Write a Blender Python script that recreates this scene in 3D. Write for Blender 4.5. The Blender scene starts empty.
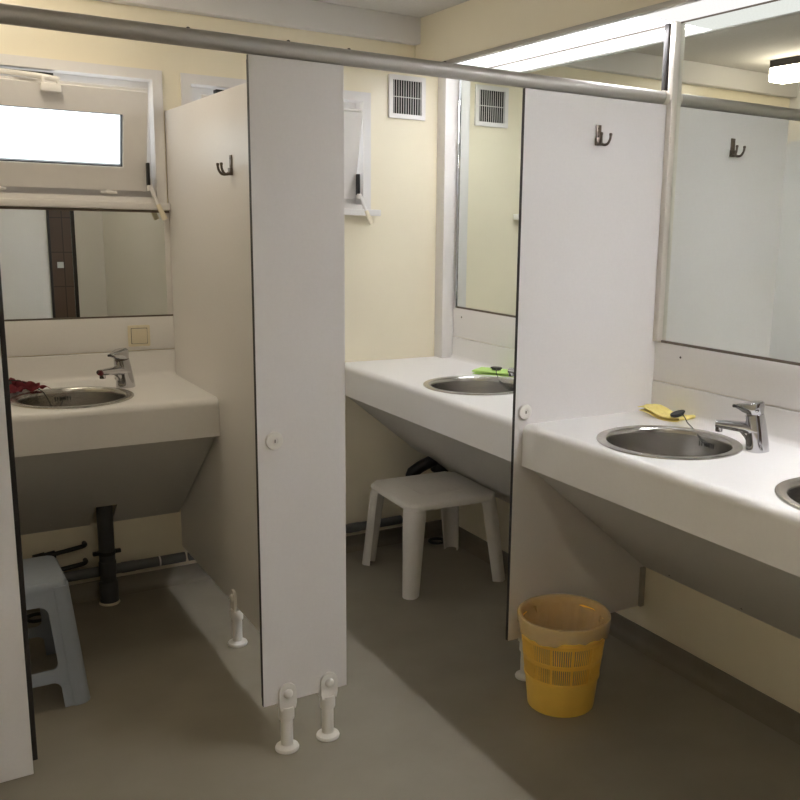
import bpy, bmesh, math, random
from mathutils import Vector, Matrix
random.seed(7)
PI = math.pi
SC = bpy.context.scene
COL = SC.collection

# ------------------------------------------------------------------ room dimensions (metres)
WL, WR = -0.38, 2.134        # left / right wall faces
WB, WF = 3.5626, -1.25       # back wall (windows) / wall behind the photographer
CEIL = 2.285
FR = 2.2055                  # plane of the cubicle fronts
PX = 0.910                   # partition between the two cubicles
PT = 0.013                   # laminate board thickness
ZB, ZT = 0.146, 1.829        # board bottom / top
CT = 0.85                    # counter top
UP = 0.9475                  # top of the upstand
AP = 0.719                   # bottom of the counter apron
MZ = 1.086                   # mirror bottom
XC = 1.592                   # front of the right hand counters
YC = 3.003                   # front of the left counter
SK = 0.288                   # lower end of the sloped skirts
LZ = 2.075                   # underside of the light diffuser

# ------------------------------------------------------------------ materials
def new_mat(name):
    m = bpy.data.materials.new(name); m.use_nodes = True
    nt = m.node_tree; b = nt.nodes['Principled BSDF']
    return m, nt, b
def mat(name, col, rough=0.5, metal=0.0, spec=0.5, var=0.0, scale=8.0, bump=0.0, bscale=200.0, stretch=None, trans=0.0):
    m, nt, b = new_mat(name)
    b.inputs['Base Color'].default_value = (*col, 1)
    b.inputs['Roughness'].default_value = rough
    b.inputs['Metallic'].default_value = metal
    b.inputs['Specular IOR Level'].default_value = spec
    tc = nt.nodes.new('ShaderNodeTexCoord')
    src = tc.outputs['Object']
    if stretch:
        mp = nt.nodes.new('ShaderNodeMapping'); mp.inputs['Scale'].default_value = stretch
        nt.links.new(src, mp.inputs['Vector']); src = mp.outputs['Vector']
    if var > 0:
        n = nt.nodes.new('ShaderNodeTexNoise'); n.inputs['Scale'].default_value = scale; n.inputs['Detail'].default_value = 5
        nt.links.new(src, n.inputs['Vector'])
        r = nt.nodes.new('ShaderNodeValToRGB')
        r.color_ramp.elements[0].position = .3; r.color_ramp.elements[1].position = .7
        r.color_ramp.elements[0].color = (*[c*(1-var) for c in col], 1)
        r.color_ramp.elements[1].color = (*[min(1, c*(1+var)) for c in col], 1)
        nt.links.new(n.outputs['Fac'], r.inputs['Fac']); nt.links.new(r.outputs['Color'], b.inputs['Base Color'])
    if bump > 0:
        n2 = nt.nodes.new('ShaderNodeTexNoise'); n2.inputs['Scale'].default_value = bscale; n2.inputs['Detail'].default_value = 3
        nt.links.new(src, n2.inputs['Vector'])
        bp = nt.nodes.new('ShaderNodeBump'); bp.inputs['Strength'].default_value = bump; bp.inputs['Distance'].default_value = .002
        nt.links.new(n2.outputs['Fac'], bp.inputs['Height']); nt.links.new(bp.outputs['Normal'], b.inputs['Normal'])
    return m
M = {}
M['wall']    = mat('cream_painted_wall', (.85, .785, .615), .32, var=.02, scale=3, bump=.12, bscale=25)
M['ceil']    = mat('ceiling_plaster', (.62, .60, .57), .9, var=.03, scale=60, bump=.5, bscale=120)
M['beam']    = mat('white_beam_paint', (.72, .71, .70), .6, bump=.05, bscale=90)
M['floor']   = mat('olive_grey_vinyl', (.27, .245, .195), .42, spec=.35, var=.07, scale=5, bump=.05, bscale=60)
M['cove']    = mat('vinyl_cove', (.21, .187, .145), .45, spec=.35, var=.06, scale=9)
M['board']   = mat('white_laminate', (.75, .728, .718), .36, var=.012, scale=120, bump=.04, bscale=500)
M['edge']    = mat('black_core_edge', (.018, .014, .012), .5)
M['counter'] = mat('white_worktop_laminate', (.84, .828, .812), .38, var=.01, scale=100, bump=.03, bscale=500)
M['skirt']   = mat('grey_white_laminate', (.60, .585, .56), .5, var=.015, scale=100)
M['alu']     = mat('anodised_aluminium', (.52, .50, .47), .5, metal=.8, var=.015, scale=6, stretch=(1, 40, 40))
M['pale_alu']= mat('pale_aluminium', (.72, .68, .61), .35, metal=.25)
M['pvc']     = mat('white_window_pvc', (.76, .74, .72), .38, var=.01, scale=40)
M['plastic'] = mat('white_plastic', (.80, .78, .74), .4, var=.01, scale=60)
M['cream']   = mat('cream_plastic', (.76, .69, .53), .4, var=.02, scale=50)
M['chrome']  = mat('chrome', (.58, .58, .60), .07, metal=1.0, var=.01, scale=30)
M['steel']   = mat('brushed_steel', (.50, .485, .46), .24, metal=1.0, var=.08, scale=30, stretch=(1, 1, 14))
M['bronze']  = mat('dull_bronze_metal', (.17, .14, .115), .35, metal=.85, var=.1, scale=40)
M['black']   = mat('black_rubber', (.012, .012, .013), .45, var=.1, scale=40)
M['pipe']    = mat('dark_grey_pipe', (.05, .052, .055), .45, var=.12, scale=14)
M['hpipe']   = mat('mid_grey_pipe', (.13, .135, .14), .45, var=.08, scale=14)
M['stool']   = mat('white_stool_plastic', (.76, .73, .68), .42, var=.015, scale=60)
M['bluestool'] = mat('blue_grey_plastic', (.36, .41, .48), .42, var=.03, scale=40)
M['yellow']  = mat('yellow_bin_plastic', (.98, .63, .11), .42, var=.05, scale=20)
M['ycloth']  = mat('yellow_cloth', (.88, .75, .27), .9, var=.06, scale=60, bump=.4, bscale=600)
M['gcloth']  = mat('lime_cloth', (.58, .84, .26), .9, var=.05, scale=60, bump=.4, bscale=600)
M['rcloth']  = mat('red_cloth', (.27, .045, .06), .9, var=.12, scale=60, bump=.5, bscale=600)
M['dark']    = mat('painted_vent_shade', (.012, .012, .012), .9, var=.2, scale=20)
M['grout']   = mat('screw_dark', (.08, .07, .06), .6, var=.1, scale=20)

def mirror_mat():
    m, nt, b = new_mat('mirror_glass')
    b.inputs['Base Color'].default_value = (.80, .835, .80, 1)
    b.inputs['Metallic'].default_value = 1; b.inputs['Roughness'].default_value = 0.0
    return m
M['mirror'] = mirror_mat()
def glass_mat():
    m = bpy.data.materials.new('window_glass'); m.use_nodes = True; nt = m.node_tree
    nt.nodes.clear(); o = nt.nodes.new('ShaderNodeOutputMaterial'); mx = nt.nodes.new('ShaderNodeMixShader')
    t = nt.nodes.new('ShaderNodeBsdfTransparent'); g = nt.nodes.new('ShaderNodeBsdfGlossy')
    g.inputs['Roughness'].default_value = .05; t.inputs['Color'].default_value = (.93, .95, .95, 1)
    mx.inputs['Fac'].default_value = .07
    nt.links.new(t.outputs[0], mx.inputs[1]); nt.links.new(g.outputs[0], mx.inputs[2]); nt.links.new(mx.outputs[0], o.inputs['Surface'])
    return m
M['glass'] = glass_mat()
def liner_mat():
    m = bpy.data.materials.new('thin_bag_film'); m.use_nodes = True; nt = m.node_tree
    nt.nodes.clear(); o = nt.nodes.new('ShaderNodeOutputMaterial'); mx = nt.nodes.new('ShaderNodeMixShader')
    t = nt.nodes.new('ShaderNodeBsdfTransparent'); b = nt.nodes.new('ShaderNodeBsdfPrincipled')
    b.inputs['Base Color'].default_value = (.82, .78, .72, 1); b.inputs['Roughness'].default_value = .3
    n = nt.nodes.new('ShaderNodeTexNoise'); n.inputs['Scale'].default_value = 9; n.inputs['Detail'].default_value = 1
    r = nt.nodes.new('ShaderNodeMapRange'); r.inputs['To Min'].default_value = .30; r.inputs['To Max'].default_value = .36
    nt.links.new(n.outputs['Fac'], r.inputs['Value']); nt.links.new(r.outputs['Result'], mx.inputs['Fac'])
    nt.links.new(t.outputs[0], mx.inputs[1]); nt.links.new(b.outputs[0], mx.inputs[2]); nt.links.new(mx.outputs[0], o.inputs['Surface'])
    return m
M['liner'] = liner_mat()
def tube_mat(name, col, base, peak, xc, hw):
    """lit diffuser: the fluorescent tube shows through it as a brighter line at x = xc"""
    m = bpy.data.materials.new(name); m.use_nodes = True; nt = m.node_tree
    nt.nodes.clear(); o = nt.nodes.new('ShaderNodeOutputMaterial'); e = nt.nodes.new('ShaderNodeEmission')
    e.inputs['Color'].default_value = (*col, 1); nt.links.new(e.outputs[0], o.inputs['Surface'])
    g = nt.nodes.new('ShaderNodeNewGeometry'); sp = nt.nodes.new('ShaderNodeSeparateXYZ'); nt.links.new(g.outputs['Position'], sp.inputs[0])
    a = nt.nodes.new('ShaderNodeMath'); a.operation = 'SUBTRACT'; a.inputs[1].default_value = xc; nt.links.new(sp.outputs['X'], a.inputs[0])
    b = nt.nodes.new('ShaderNodeMath'); b.operation = 'ABSOLUTE'; nt.links.new(a.outputs[0], b.inputs[0])
    r = nt.nodes.new('ShaderNodeMapRange'); r.inputs['From Min'].default_value = hw*.6; r.inputs['From Max'].default_value = hw*1.4
    r.inputs['To Min'].default_value = peak; r.inputs['To Max'].default_value = base
    nt.links.new(b.outputs[0], r.inputs['Value']); nt.links.new(r.outputs['Result'], e.inputs['Strength'])
    return m
def emit_mat(name, col, s, stripes=None):
    m = bpy.data.materials.new(name); m.use_nodes = True; nt = m.node_tree
    nt.nodes.clear(); o = nt.nodes.new('ShaderNodeOutputMaterial'); e = nt.nodes.new('ShaderNodeEmission')
    e.inputs['Color'].default_value = (*col, 1); e.inputs['Strength'].default_value = s
    nt.links.new(e.outputs[0], o.inputs['Surface'])
    if stripes:                                   # prismatic ribs across the diffuser
        tc = nt.nodes.new('ShaderNodeTexCoord'); w = nt.nodes.new('ShaderNodeTexWave')
        w.wave_type = 'BANDS'; w.bands_direction = 'Y'; w.inputs['Scale'].default_value = stripes
        r = nt.nodes.new('ShaderNodeMapRange'); r.inputs['To Min'].default_value = s*.72; r.inputs['To Max'].default_value = s*1.28
        nt.links.new(tc.outputs['Object'], w.inputs['Vector']); nt.links.new(w.outputs['Fac'], r.inputs['Value'])
        nt.links.new(r.outputs['Result'], e.inputs['Strength'])
    return m
M['diff_end'] = emit_mat('lit_diffuser_end', (1, .985, .97), 1.4, 40)
M['diff_far']  = tube_mat('lit_diffuser_bright', (.975, .965, 1.0), 1.7, 48.0, 2.062, .016)
M['diff_near'] = emit_mat('lit_diffuser_soft', (1, .985, .96), .76, 40)
M['diff_front'] = tube_mat('lit_diffuser_front', (.975, .965, 1.0), 1.8, 98.0, 2.062, .016)
M['lampglass'] = emit_mat('lit_opal_glass', (1, .88, .70), 13.0)
def tile_mat():
    m, nt, b = new_mat('brown_wall_tile')
    tc = nt.nodes.new('ShaderNodeTexCoord'); mp = nt.nodes.new('ShaderNodeMapping'); mp.inputs['Rotation'].default_value = (PI/2, 0, 0)
    br = nt.nodes.new('ShaderNodeTexBrick'); br.offset = 0
    br.inputs['Color1'].default_value = (.145, .085, .055, 1); br.inputs['Color2'].default_value = (.13, .078, .05, 1)
    br.inputs['Mortar'].default_value = (.06, .035, .025, 1)
    br.inputs['Scale'].default_value = 1; br.inputs['Mortar Size'].default_value = .004
    br.inputs['Brick Width'].default_value = .30; br.inputs['Row Height'].default_value = .285
    nt.links.new(tc.outputs['Object'], mp.inputs['Vector']); nt.links.new(mp.outputs['Vector'], br.inputs['Vector'])
    nt.links.new(br.outputs['Color'], b.inputs['Base Color']); b.inputs['Roughness'].default_value = .35
    return m
M['tile'] = tile_mat()

# ------------------------------------------------------------------ mesh helpers
def BM(): return bmesh.new()
def box(bm, x0, x1, y0, y1, z0, z1, bev=0.0, seg=2, mi=0):
    vs = [bm.verts.new(p) for p in ((x0,y0,z0),(x1,y0,z0),(x1,y1,z0),(x0,y1,z0),(x0,y0,z1),(x1,y0,z1),(x1,y1,z1),(x0,y1,z1))]
    fs = [bm.faces.new([vs[i] for i in q]) for q in ((0,3,2,1),(4,5,6,7),(0,1,5,4),(1,2,6,5),(2,3,7,6),(3,0,4,7))]
    for f in fs: f.material_index = mi
    if bev > 0:
        es = list({e for f in fs for e in f.edges})
        bmesh.ops.bevel(bm, geom=es, offset=bev, segments=seg, profile=.5, affect='EDGES')
    return bm
def board(x0, x1, y0, y1, z0, z1, axis):
    """laminate board: white faces (slot 0), dark core on all narrow edges (slot 1)"""
    bm = box(BM(), x0, x1, y0, y1, z0, z1)
    for f in bm.faces:
        f.normal_update()
        f.material_index = 0 if abs(f.normal[axis]) > .9 else 1
    return bm
def prism(bm, pts, axis, a, b, mi=0):
    """polygon pts (2D) extruded along axis from a to b; 2D order is the remaining axes in x,y,z order"""
    def P(p, t):
        c = list(p); c.insert(axis, t); return c
    A = [bm.verts.new(P(p, a)) for p in pts]; B = [bm.verts.new(P(p, b)) for p in pts]
    n = len(pts)
    fs = [bm.faces.new(A), bm.faces.new(B)]
    for i in range(n): fs.append(bm.faces.new((A[i], A[(i+1)%n], B[(i+1)%n], B[i])))
    for f in fs: f.material_index = mi
    bmesh.ops.recalc_face_normals(bm, faces=fs)
    return bm
def lathe(bm, prof, cx=0, cy=0, cz=0, n=40, close=False, wob=None, axis='Z'):
    rings = []
    for (r, z) in prof:
        ring = []
        if r < 1e-6:
            ring = [bm.verts.new((cx, cy, cz+z))]*n
        else:
            for k in range(n):
                a = 2*PI*k/n; rr, zz = r, z
                if wob: rr, zz = wob(a, r, z)
                ring.append(bm.verts.new((cx+rr*math.cos(a), cy+rr*math.sin(a), cz+zz)))
        rings.append(ring)
    pairs = list(zip(rings, rings[1:]))
    if close: pairs.append((rings[-1], rings[0]))
    fs = []
    for A, B in pairs:
        for k in range(n):
            vs = [A[k], A[(k+1)%n], B[(k+1)%n], B[k]]
            u = []
            for v in vs:
                if v not in u: u.append(v)
            if len(u) > 2: fs.append(bm.faces.new(u))
    bmesh.ops.recalc_face_normals(bm, faces=fs)
    return bm
def smooth_path(pts, k=6):
    pts = [Vector(p) for p in pts]; out = []
    for i in range(len(pts)-1):
        p0 = pts[max(i-1,0)]; p1 = pts[i]; p2 = pts[i+1]; p3 = pts[min(i+2,len(pts)-1)]
        for j in range(k):
            t = j/k
            out.append(.5*((2*p1)+(p2-p0)*t+(2*p0-5*p1+4*p2-p3)*t*t+(3*p1-p0-3*p2+p3)*t**3))
    out.append(pts[-1]); return out
def tube(bm, pts, r, n=12, sm=0, flat=None):
    """tube along pts; r number or list; flat=(sx, sy) squashes the section"""
    if sm: 
        m = len(pts)
        if not isinstance(r, (int, float)):
            rr = []
            for i in range(m-1):
                for j in range(sm): rr.append(r[i]+(r[i+1]-r[i])*j/sm)
            rr.append(r[-1]); r = rr
        pts = smooth_path(pts, sm)
    pts = [Vector(p) for p in pts]
    if isinstance(r, (int, float)): r = [r]*len(pts)
    up = None; rings = []
    for i, p in enumerate(pts):
        d = (pts[min(i+1, len(pts)-1)]-pts[max(i-1, 0)]).normalized()
        if up is None:
            up = Vector((0,0,1)) if abs(d.z) < .9 else Vector((0,1,0))
        u = (up-d*up.dot(d)).normalized(); v = d.cross(u); up = u
        sx, sy = flat or (1, 1)
        rings.append([bm.verts.new(p+r[i]*(u*math.cos(2*PI*k/n)*sy+v*math.sin(2*PI*k/n)*sx)) for k in range(n)])
    fs = []
    for A, B in zip(rings, rings[1:]):
        for k in range(n): fs.append(bm.faces.new((A[k], A[(k+1)%n], B[(k+1)%n], B[k])))
    fs.append(bm.faces.new(rings[0])); fs.append(bm.faces.new(rings[-1]))
    bmesh.ops.recalc_face_normals(bm, faces=fs)
    return bm
def xf(bm, mtx):
    bmesh.ops.transform(bm, matrix=mtx, verts=bm.verts); return bm

# ------------------------------------------------------------------ object helpers
def base_of(o):
    v = Vector((0,0,0))
    while o is not None: v = v+o.location; o = o.parent
    return v
def obj(name, bm, mats, parent=None, smooth=35, local=False, loc=None):
    """links one mesh object; coordinates are world ones unless local"""
    me = bpy.data.meshes.new(name)
    off = Vector(loc) if loc is not None else (base_of(parent) if parent else Vector((0,0,0)))
    if not local: bmesh.ops.translate(bm, vec=-off, verts=bm.verts)
    bm.to_mesh(me); bm.free()
    for m in (mats if isinstance(mats, (list, tuple)) else [mats]): me.materials.append(m)
    if smooth:
        for p in me.polygons: p.use_smooth = True
        me.set_sharp_from_angle(angle=math.radians(smooth))
    o = bpy.data.objects.new(name, me); COL.objects.link(o)
    if parent: o.parent = parent
    elif loc is not None: o.location = loc
    return o
def tag(o, label=None, cat=None, group=None, kind=None):
    if label: o['label'] = label
    if cat: o['category'] = cat
    if group: o['group'] = group
    if kind: o['kind'] = kind
    return o
def thing(name, label, cat, loc=(0,0,0), rz=0, group=None):
    o = bpy.data.objects.new(name, None); COL.objects.link(o); o.empty_display_size = .05
    o.location = loc; o.rotation_euler = (0,0,rz)
    return tag(o, label, cat, group)
def struct(name, bm, m, label, cat, smooth=30):
    o = obj(name, bm, m, smooth=smooth); return tag(o, label, cat, kind='structure')
def dup(root, label, loc, rz=None, group=None):
    def rec(o, par):
        c = o.copy(); COL.objects.link(c)
        if par: c.parent = par
        for ch in [x for x in list(SC.objects) if x.parent == o]: rec(ch, c)
        return c
    r = rec(root, None); r.location = loc
    if rz is not None: r.rotation_euler = (0,0,rz)
    r['label'] = label
    if group: r['group'] = group
    return r
def cut(bm, cutters):
    """boolean difference, returned as a fresh bmesh"""
    def tmp(b):
        me = bpy.data.meshes.new('tmp'); b.to_mesh(me); b.free()
        o = bpy.data.objects.new('tmp', me); COL.objects.link(o); return o
    a = tmp(bm); cs = [tmp(c) for c in cutters]
    for c in cs:
        md = a.modifiers.new('b', 'BOOLEAN'); md.operation = 'DIFFERENCE'; md.object = c; md.solver = 'EXACT'
    dg = bpy.context.evaluated_depsgraph_get(); dg.update()
    me = bpy.data.meshes.new_from_object(a.evaluated_get(dg))
    out = BM(); out.from_mesh(me)
    for o in [a]+cs:
        m2 = o.data; bpy.data.objects.remove(o); bpy.data.meshes.remove(m2)
    bpy.data.meshes.remove(me)
    return out

# ------------------------------------------------------------------ SETTING
T = .12
struct('floor', box(BM(), WL-T, WR+T, WF-T, WB+T, -.1, 0), M['floor'], 'olive grey vinyl floor of the washroom', 'floor')
struct('ceiling', box(BM(), WL-T, WR+T, WF-T, WB+T, CEIL, CEIL+.1), M['ceil'], 'grey white plaster ceiling', 'ceiling')
W1 = (.126, .897); W2 = (.966, 1.740); WZ = (1.482, 1.970)         # the two window openings
def back_wall():
    bm = BM(); y0, y1 = WB, WB+.16
    e = .012
    xs = [WL-T, W1[0]+e, W1[1]-e, W2[0]+e, W2[1]-e, WR+T]
    za, zb = WZ[0]+e, WZ[1]-e
    box(bm, xs[0], xs[5], y0, y1, 0, za); box(bm, xs[0], xs[5], y0, y1, zb, CEIL)
    for i in (0, 2, 4): box(bm, xs[i], xs[i+1], y0, y1, za, zb)
    return bm
struct('wall_back', back_wall(), M['wall'], 'cream back wall with the two small tilting windows', 'wall')
struct('wall_right', box(BM(), WR, WR+T, WF-T, WB, 0, CEIL), M['wall'], 'cream right wall behind the mirrors and counters', 'wall')
struct('wall_left', box(BM(), WL-T, WL, WF-T, WB, 0, CEIL), M['wall'], 'cream left wall out of the frame', 'wall')
struct('wall_front', box(BM(), WL, WR, WF-T, WF, 0, CEIL), M['tile'], 'brown tiled wall seen in the left mirror', 'wall')
def cove(h, t):   # wall skirting with a hollow foot: (distance from wall, height)
    return [(0,0), (.045,0), (.028,.004), (.016,.012), (.008,.026), (t,h), (0,h)]
struct('baseboard_back', prism(BM(), [(WB-a, z) for a, z in cove(.062,.006)], 0, WL, WR), M['cove'], 'dark vinyl cove skirting along the back wall', 'baseboard')
struct('baseboard_right', prism(BM(), [(WR-a, z) for a, z in cove(.066,.006)], 1, WF, WB), M['cove'], 'dark vinyl cove skirting along the right wall', 'baseboard')
struct('baseboard_left', prism(BM(), [(WL+a, z) for a, z in cove(.062,.006)], 1, WF, WB), M['cove'], 'dark vinyl cove skirting along the left wall', 'baseboard')
XB = 1.952
struct('trim_1', box(BM(), -.10, XB, WB-.05, WB, 2.181, CEIL, .003), M['beam'], 'white ceiling beam along the back wall', 'beam')
struct('trim_2', box(BM(), XB, WR, WF, WB, LZ+.012, CEIL, .002), M['wall'], 'cream bulkhead above the light strip', 'bulkhead')
struct('trim_3', box(BM(), 2.066, WR, 3.494, WB, CT+.001, LZ+.012, .002), M['pvc'], 'white boxed corner post standing on the middle counter', 'post')
struct('trim_4', box(BM(), -.30, -.10, WB-.10, WB, 0, CEIL, .003), M['beam'], 'white corner pillar left of the left window', 'pillar')

# ------------------------------------------------------------------ windows
def frame_bm(x0, x1, z0, z1, y0, y1, w, bev=.002, mitre=True):
    bm = BM()
    o = [(x0,z0),(x1,z0),(x1,z1),(x0,z1)]; i = [(x0+w,z0+w),(x1-w,z0+w),(x1-w,z1-w),(x0+w,z1-w)]
    for k in range(4):
        a, b, c, d = o[k], o[(k+1)%4], i[(k+1)%4], i[k]
        sub = BM(); prism(sub, [a,b,c,d], 1, y0, y1)
        me = bpy.data.meshes.new('t'); sub.to_mesh(me); sub.free(); bm.from_mesh(me); bpy.data.meshes.remove(me)
    return bm
def window(n, xr, label):
    x0, x1 = xr; z0, z1 = WZ
    w = tag(thing('window_%d' % n, label, 'window', ((x0+x1)/2, WB, z0)), kind='structure')
    fr = frame_bm(x0, x1, z0, z1, WB-.012, WB+.012, .035)           # architrave
    sub = frame_bm(x0+.030, x1-.030, z0+.030, z1-.030, WB+.010, WB+.15, .006)   # reveal lining
    me = bpy.data.meshes.new('t'); sub.to_mesh(me); sub.free(); fr.from_mesh(me)
    sub = frame_bm(x0+.034, x1-.034, z0+.034, z1-.034, WB+.058, WB+.12, .044)   # fixed frame behind the sash
    me2 = bpy.data.meshes.new('t'); sub.to_mesh(me2); sub.free(); fr.from_mesh(me2)
    bpy.data.meshes.remove(me); bpy.data.meshes.remove(me2)
    f = obj('frame', fr, M['pvc'], w, smooth=20)
    # sash, hinged at its lower edge and tilted into the room
    sx0, sx1 = x0+.070, x1-.071; H = .350; sw = .082 if n == 1 else .074
    piv = Vector(((x0+x1)/2, WB+.002, 1.540)); ang = math.radians(14)
    mt = Matrix.Translation(piv) @ Matrix.Rotation(ang, 4, 'X') 
    hw = (sx1-sx0)/2
    sb = frame_bm(-hw, hw, 0, H, 0, .052, sw)
    sub = frame_bm(-hw-.008, hw+.008, -.008, H+.008, .030, .044, .05)   # rebate lip
    me = bpy.data.meshes.new('t'); sub.to_mesh(me); sub.free(); sb.from_mesh(me); bpy.data.meshes.remove(me)
    s = obj('sash', xf(sb, mt), M['pvc'], w, smooth=20)
    gk = frame_bm(-hw+sw-.002, hw-sw+.002, sw-.002, H-sw+.002, .012, .040, .006)
    obj('gasket', xf(gk, mt), M['black'], s, smooth=20)
    obj('glass_pane', xf(box(BM(), -hw+sw-.004, hw-sw+.004, .020, .026, sw-.004, H-sw+.004), mt), M['glass'], s, smooth=0)
    # lower hinge
    for hx in (x1-.205, x0+.205):
        hb = BM(); tube(hb, [(hx-.028, WB-.014, 1.531), (hx-.010, WB-.014, 1.531)], .005, 10); tube(hb, [(hx-.010, WB-.014, 1.531), (hx+.012, WB-.014, 1.531)], .008, 12)
        tube(hb, [(hx+.012, WB-.014, 1.531), (hx+.028, WB-.014, 1.531)], .005, 10)
        obj('hinge', hb, M['pvc'], w)
    # sill
    obj('sill', box(BM(), (x0-.03 if n == 1 else PX+.01), (PX-.0085 if n == 1 else x1+.034), WB-.042, WB, 1.472, 1.498, .003), M['pvc'], w)
    # upper stay
    st = BM(); xa = (x0+x1)/2
    tube(st, [(xa+.025, WB-.100, 1.893), (xa-.05, WB-.085, 1.902), (xa-.20, WB-.02, 1.915)], .0075, 10, sm=5, flat=(1, 1.2))
    obj('stay_arm', st, M['plastic'], w)
    obj('stay_gap_shade', box(BM(), xa-.26, xa+.02, WB-.016, WB+.02, 1.911, 1.924, .002), M['black'], w)  # black box standing in for the shaded gap behind the stay arm
    br = BM(); box(br, xa-.035, xa+.028, WB-.106, WB-.088, 1.852, 1.880, .003)
    box(br, xa-.030, xa-.022, WB-.104, WB-.090, 1.876, 1.902, .001); box(br, xa+.016, xa+.024, WB-.104, WB-.090, 1.876, 1.902, .001)
    obj('stay_bracket', br, M['plastic'], w)
    # operating rod and lever at the right jamb
    rb = BM(); box(rb, sx1-.003, sx1+.006, WB-.046, WB-.020, 1.555, 1.640, .002)
    obj('rod_housing', rb, M['black'], w)
    lv = BM(); box(lv, sx1-.006, sx1+.006, WB-.056, WB-.036, 1.540, 1.560, .002)
    tube(lv, [(sx1+.002, WB-.055, 1.556), (sx1+.018, WB-.062, 1.510), (sx1+.026, WB-.066, 1.486)], .0062, 8, flat=(1, .6))
    tube(lv, [(sx1+.006, WB-.020, 1.590), (sx1+.030, WB-.030, 1.500)], .004, 8)
    lo = obj('lever', lv, M['pvc'], w)
    gp = BM(); tube(gp, [(sx1+.024, WB-.066, 1.492), (sx1+.046, WB-.074, 1.438)], [.0085, .0105], 10, flat=(1, .6))
    obj('lever_grip', gp, M['cream'], lo)
    return w
window(1, W1, 'left tilted white window above the left mirror, its pane fully in view')
window(2, W2, 'right tilted white window half hidden behind the middle front panel')

# ------------------------------------------------------------------ cubicle boards
def support_foot(par, x, y, facing):
    """white adjustable foot; facing 'Y' = plates on the front/back faces of a board along X, 'X' = board along Y"""
    b = BM()
    lathe(b, [(0,0),(.0325,0),(.0335,.004),(.0315,.009),(.020,.012),(.0168,.015),(.0168,.112),(0,.112)], 0,0,0, 32)
    lathe(b, [(0,.092),(.0205,.092),(.0215,.095),(.0215,.126),(.0205,.130),(0,.130)], 0,0,0, 28)
    for s in (-1, 1):
        pts = []
        zc, r = .176, .0250
        for k in range(17):
            a = PI*k/16; pts.append((r*math.cos(a), zc+r*math.sin(a)))
        pts += [(-.0250,.140),(-.0212,.124),(.0212,.124),(.0250,.140)]
        ya, yb = (s*.0068, s*.0150)
        prism(b, pts, 1, ya, yb)
        d = BM(); lathe(d, [(.0135,0),(.0128,.003),(.010,.0066),(.005,.0086),(0,.009)], n=20)
        xf(d, Matrix.Translation((0, yb, zc-.004)) @ Matrix.Rotation(PI/2 if s < 0 else -PI/2, 4, 'X'))
        me = bpy.data.meshes.new('t'); d.to_mesh(me); d.free(); b.from_mesh(me); bpy.data.meshes.remove(me)
    m = Matrix.Translation((x, y, 0))
    if facing == 'X': m = m @ Matrix.Rotation(PI/2, 4, 'Z')
    return obj('support_foot', xf(b, m), M['plastic'], par)
def lock_disc(par, x, z):
    b = BM(); y = FR-PT/2
    d = BM(); lathe(d, [(0,0),(.0235,0),(.0238,.003),(.0225,.007),(.019,.0085),(.0085,.0085),(.0078,.0065),(0,.0065)], n=40)
    box(d, -.0016, .0016, -.005, .005, .006, .0090, .0006); box(d, -.006, .006, .0150, .0158, .0080, .0090)
    # the disc faces the room
    xf(d, Matrix.Translation((x, y, z)) @ Matrix.Rotation(PI/2, 4, 'X'))
    o = obj('lock_disc', d, M['plastic'], par)
    k = BM(); box(k, x-.0012, x+.0012, y-.0098, y-.0088, z-.004, z+.004)
    obj('slot', k, M['grout'], o, smooth=0)
    e = BM(); lathe(e, [(0,0),(.016,0),(.016,.010),(.013,.014),(0,.014)], n=24)      # knob on the inner face
    xf(e, Matrix.Translation((x, FR+PT/2, z)) @ Matrix.Rotation(-PI/2, 4, 'X'))
    obj('lock_knob', e, M['plastic'], par)
    return o
def coat_hook(par, m):
    """plate in the local XZ plane, prongs towards -Y"""
    b = BM()
    box(b, -.0095, .0095, -.004, 0, -.030, .030, .0015)
    box(b, -.012, .012, -.009, 0, -.030, -.008, .002)
    for s in (-1, 1):
        tube(b, [(s*.006,-.004,-.020),(s*.010,-.014,-.027),(s*.014,-.027,-.026),(s*.017,-.035,-.014),(s*.018,-.037,-.002)], [.0045,.0042,.004,.0036,.0036], 10, sm=5)
        lathe(b, [(0,-.005),(.004,-.004),(.005,0),(.004,.004),(0,.005)], s*.018, -.037, .001, 12)
    for z in (.020, -.002):
        d = BM(); lathe(d, [(.004,0),(.003,.0018),(0,.002)], n=12); xf(d, Matrix.Translation((0,-.004,z)) @ Matrix.Rotation(PI/2,4,'X'))
        me = bpy.data.meshes.new('t'); d.to_mesh(me); d.free(); b.from_mesh(me); bpy.data.meshes.remove(me)
    return obj('coat_hook', xf(b, m), M['bronze'], par)
BE = [M['board'], M['edge']]
y0, y1 = FR-PT/2, FR+PT/2
t = thing('cubicle_panel', 'white laminate front panel at the far left edge with a black strip down its side', 'panel', (-.09, FR, 0))
obj('board', board(WL+.002, .189, y0, y1, ZB-.010, ZT, 1), BE, t, smooth=0)
obj('edge_strip', box(BM(), .189, .201, y0+.006, y1+.016, ZB+.02, ZT-.01, .002), M['edge'], t)
support_foot(t, -.05, FR, 'Y')
t = thing('cubicle_panel', 'narrow white front panel with round lock disc between the two cubicle openings, on two feet', 'panel', (.88, FR, 0))
obj('board', board(.757, 1.002, y0, y1, ZB, ZT, 1), BE, t, smooth=0)
obj('edge_strip', box(BM(), .757, .774, y1+.0002, y1+.004, ZB+.02, ZT-.01, .001), M['edge'], t)
lock_disc(t, .801, .886); support_foot(t, .824, FR, 'Y'); support_foot(t, .946, FR, 'Y')
t = thing('cubicle_panel', 'wide white front panel with a coat hook, joining the right wall beside the mirror', 'panel', (1.85, FR, 0))
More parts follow.
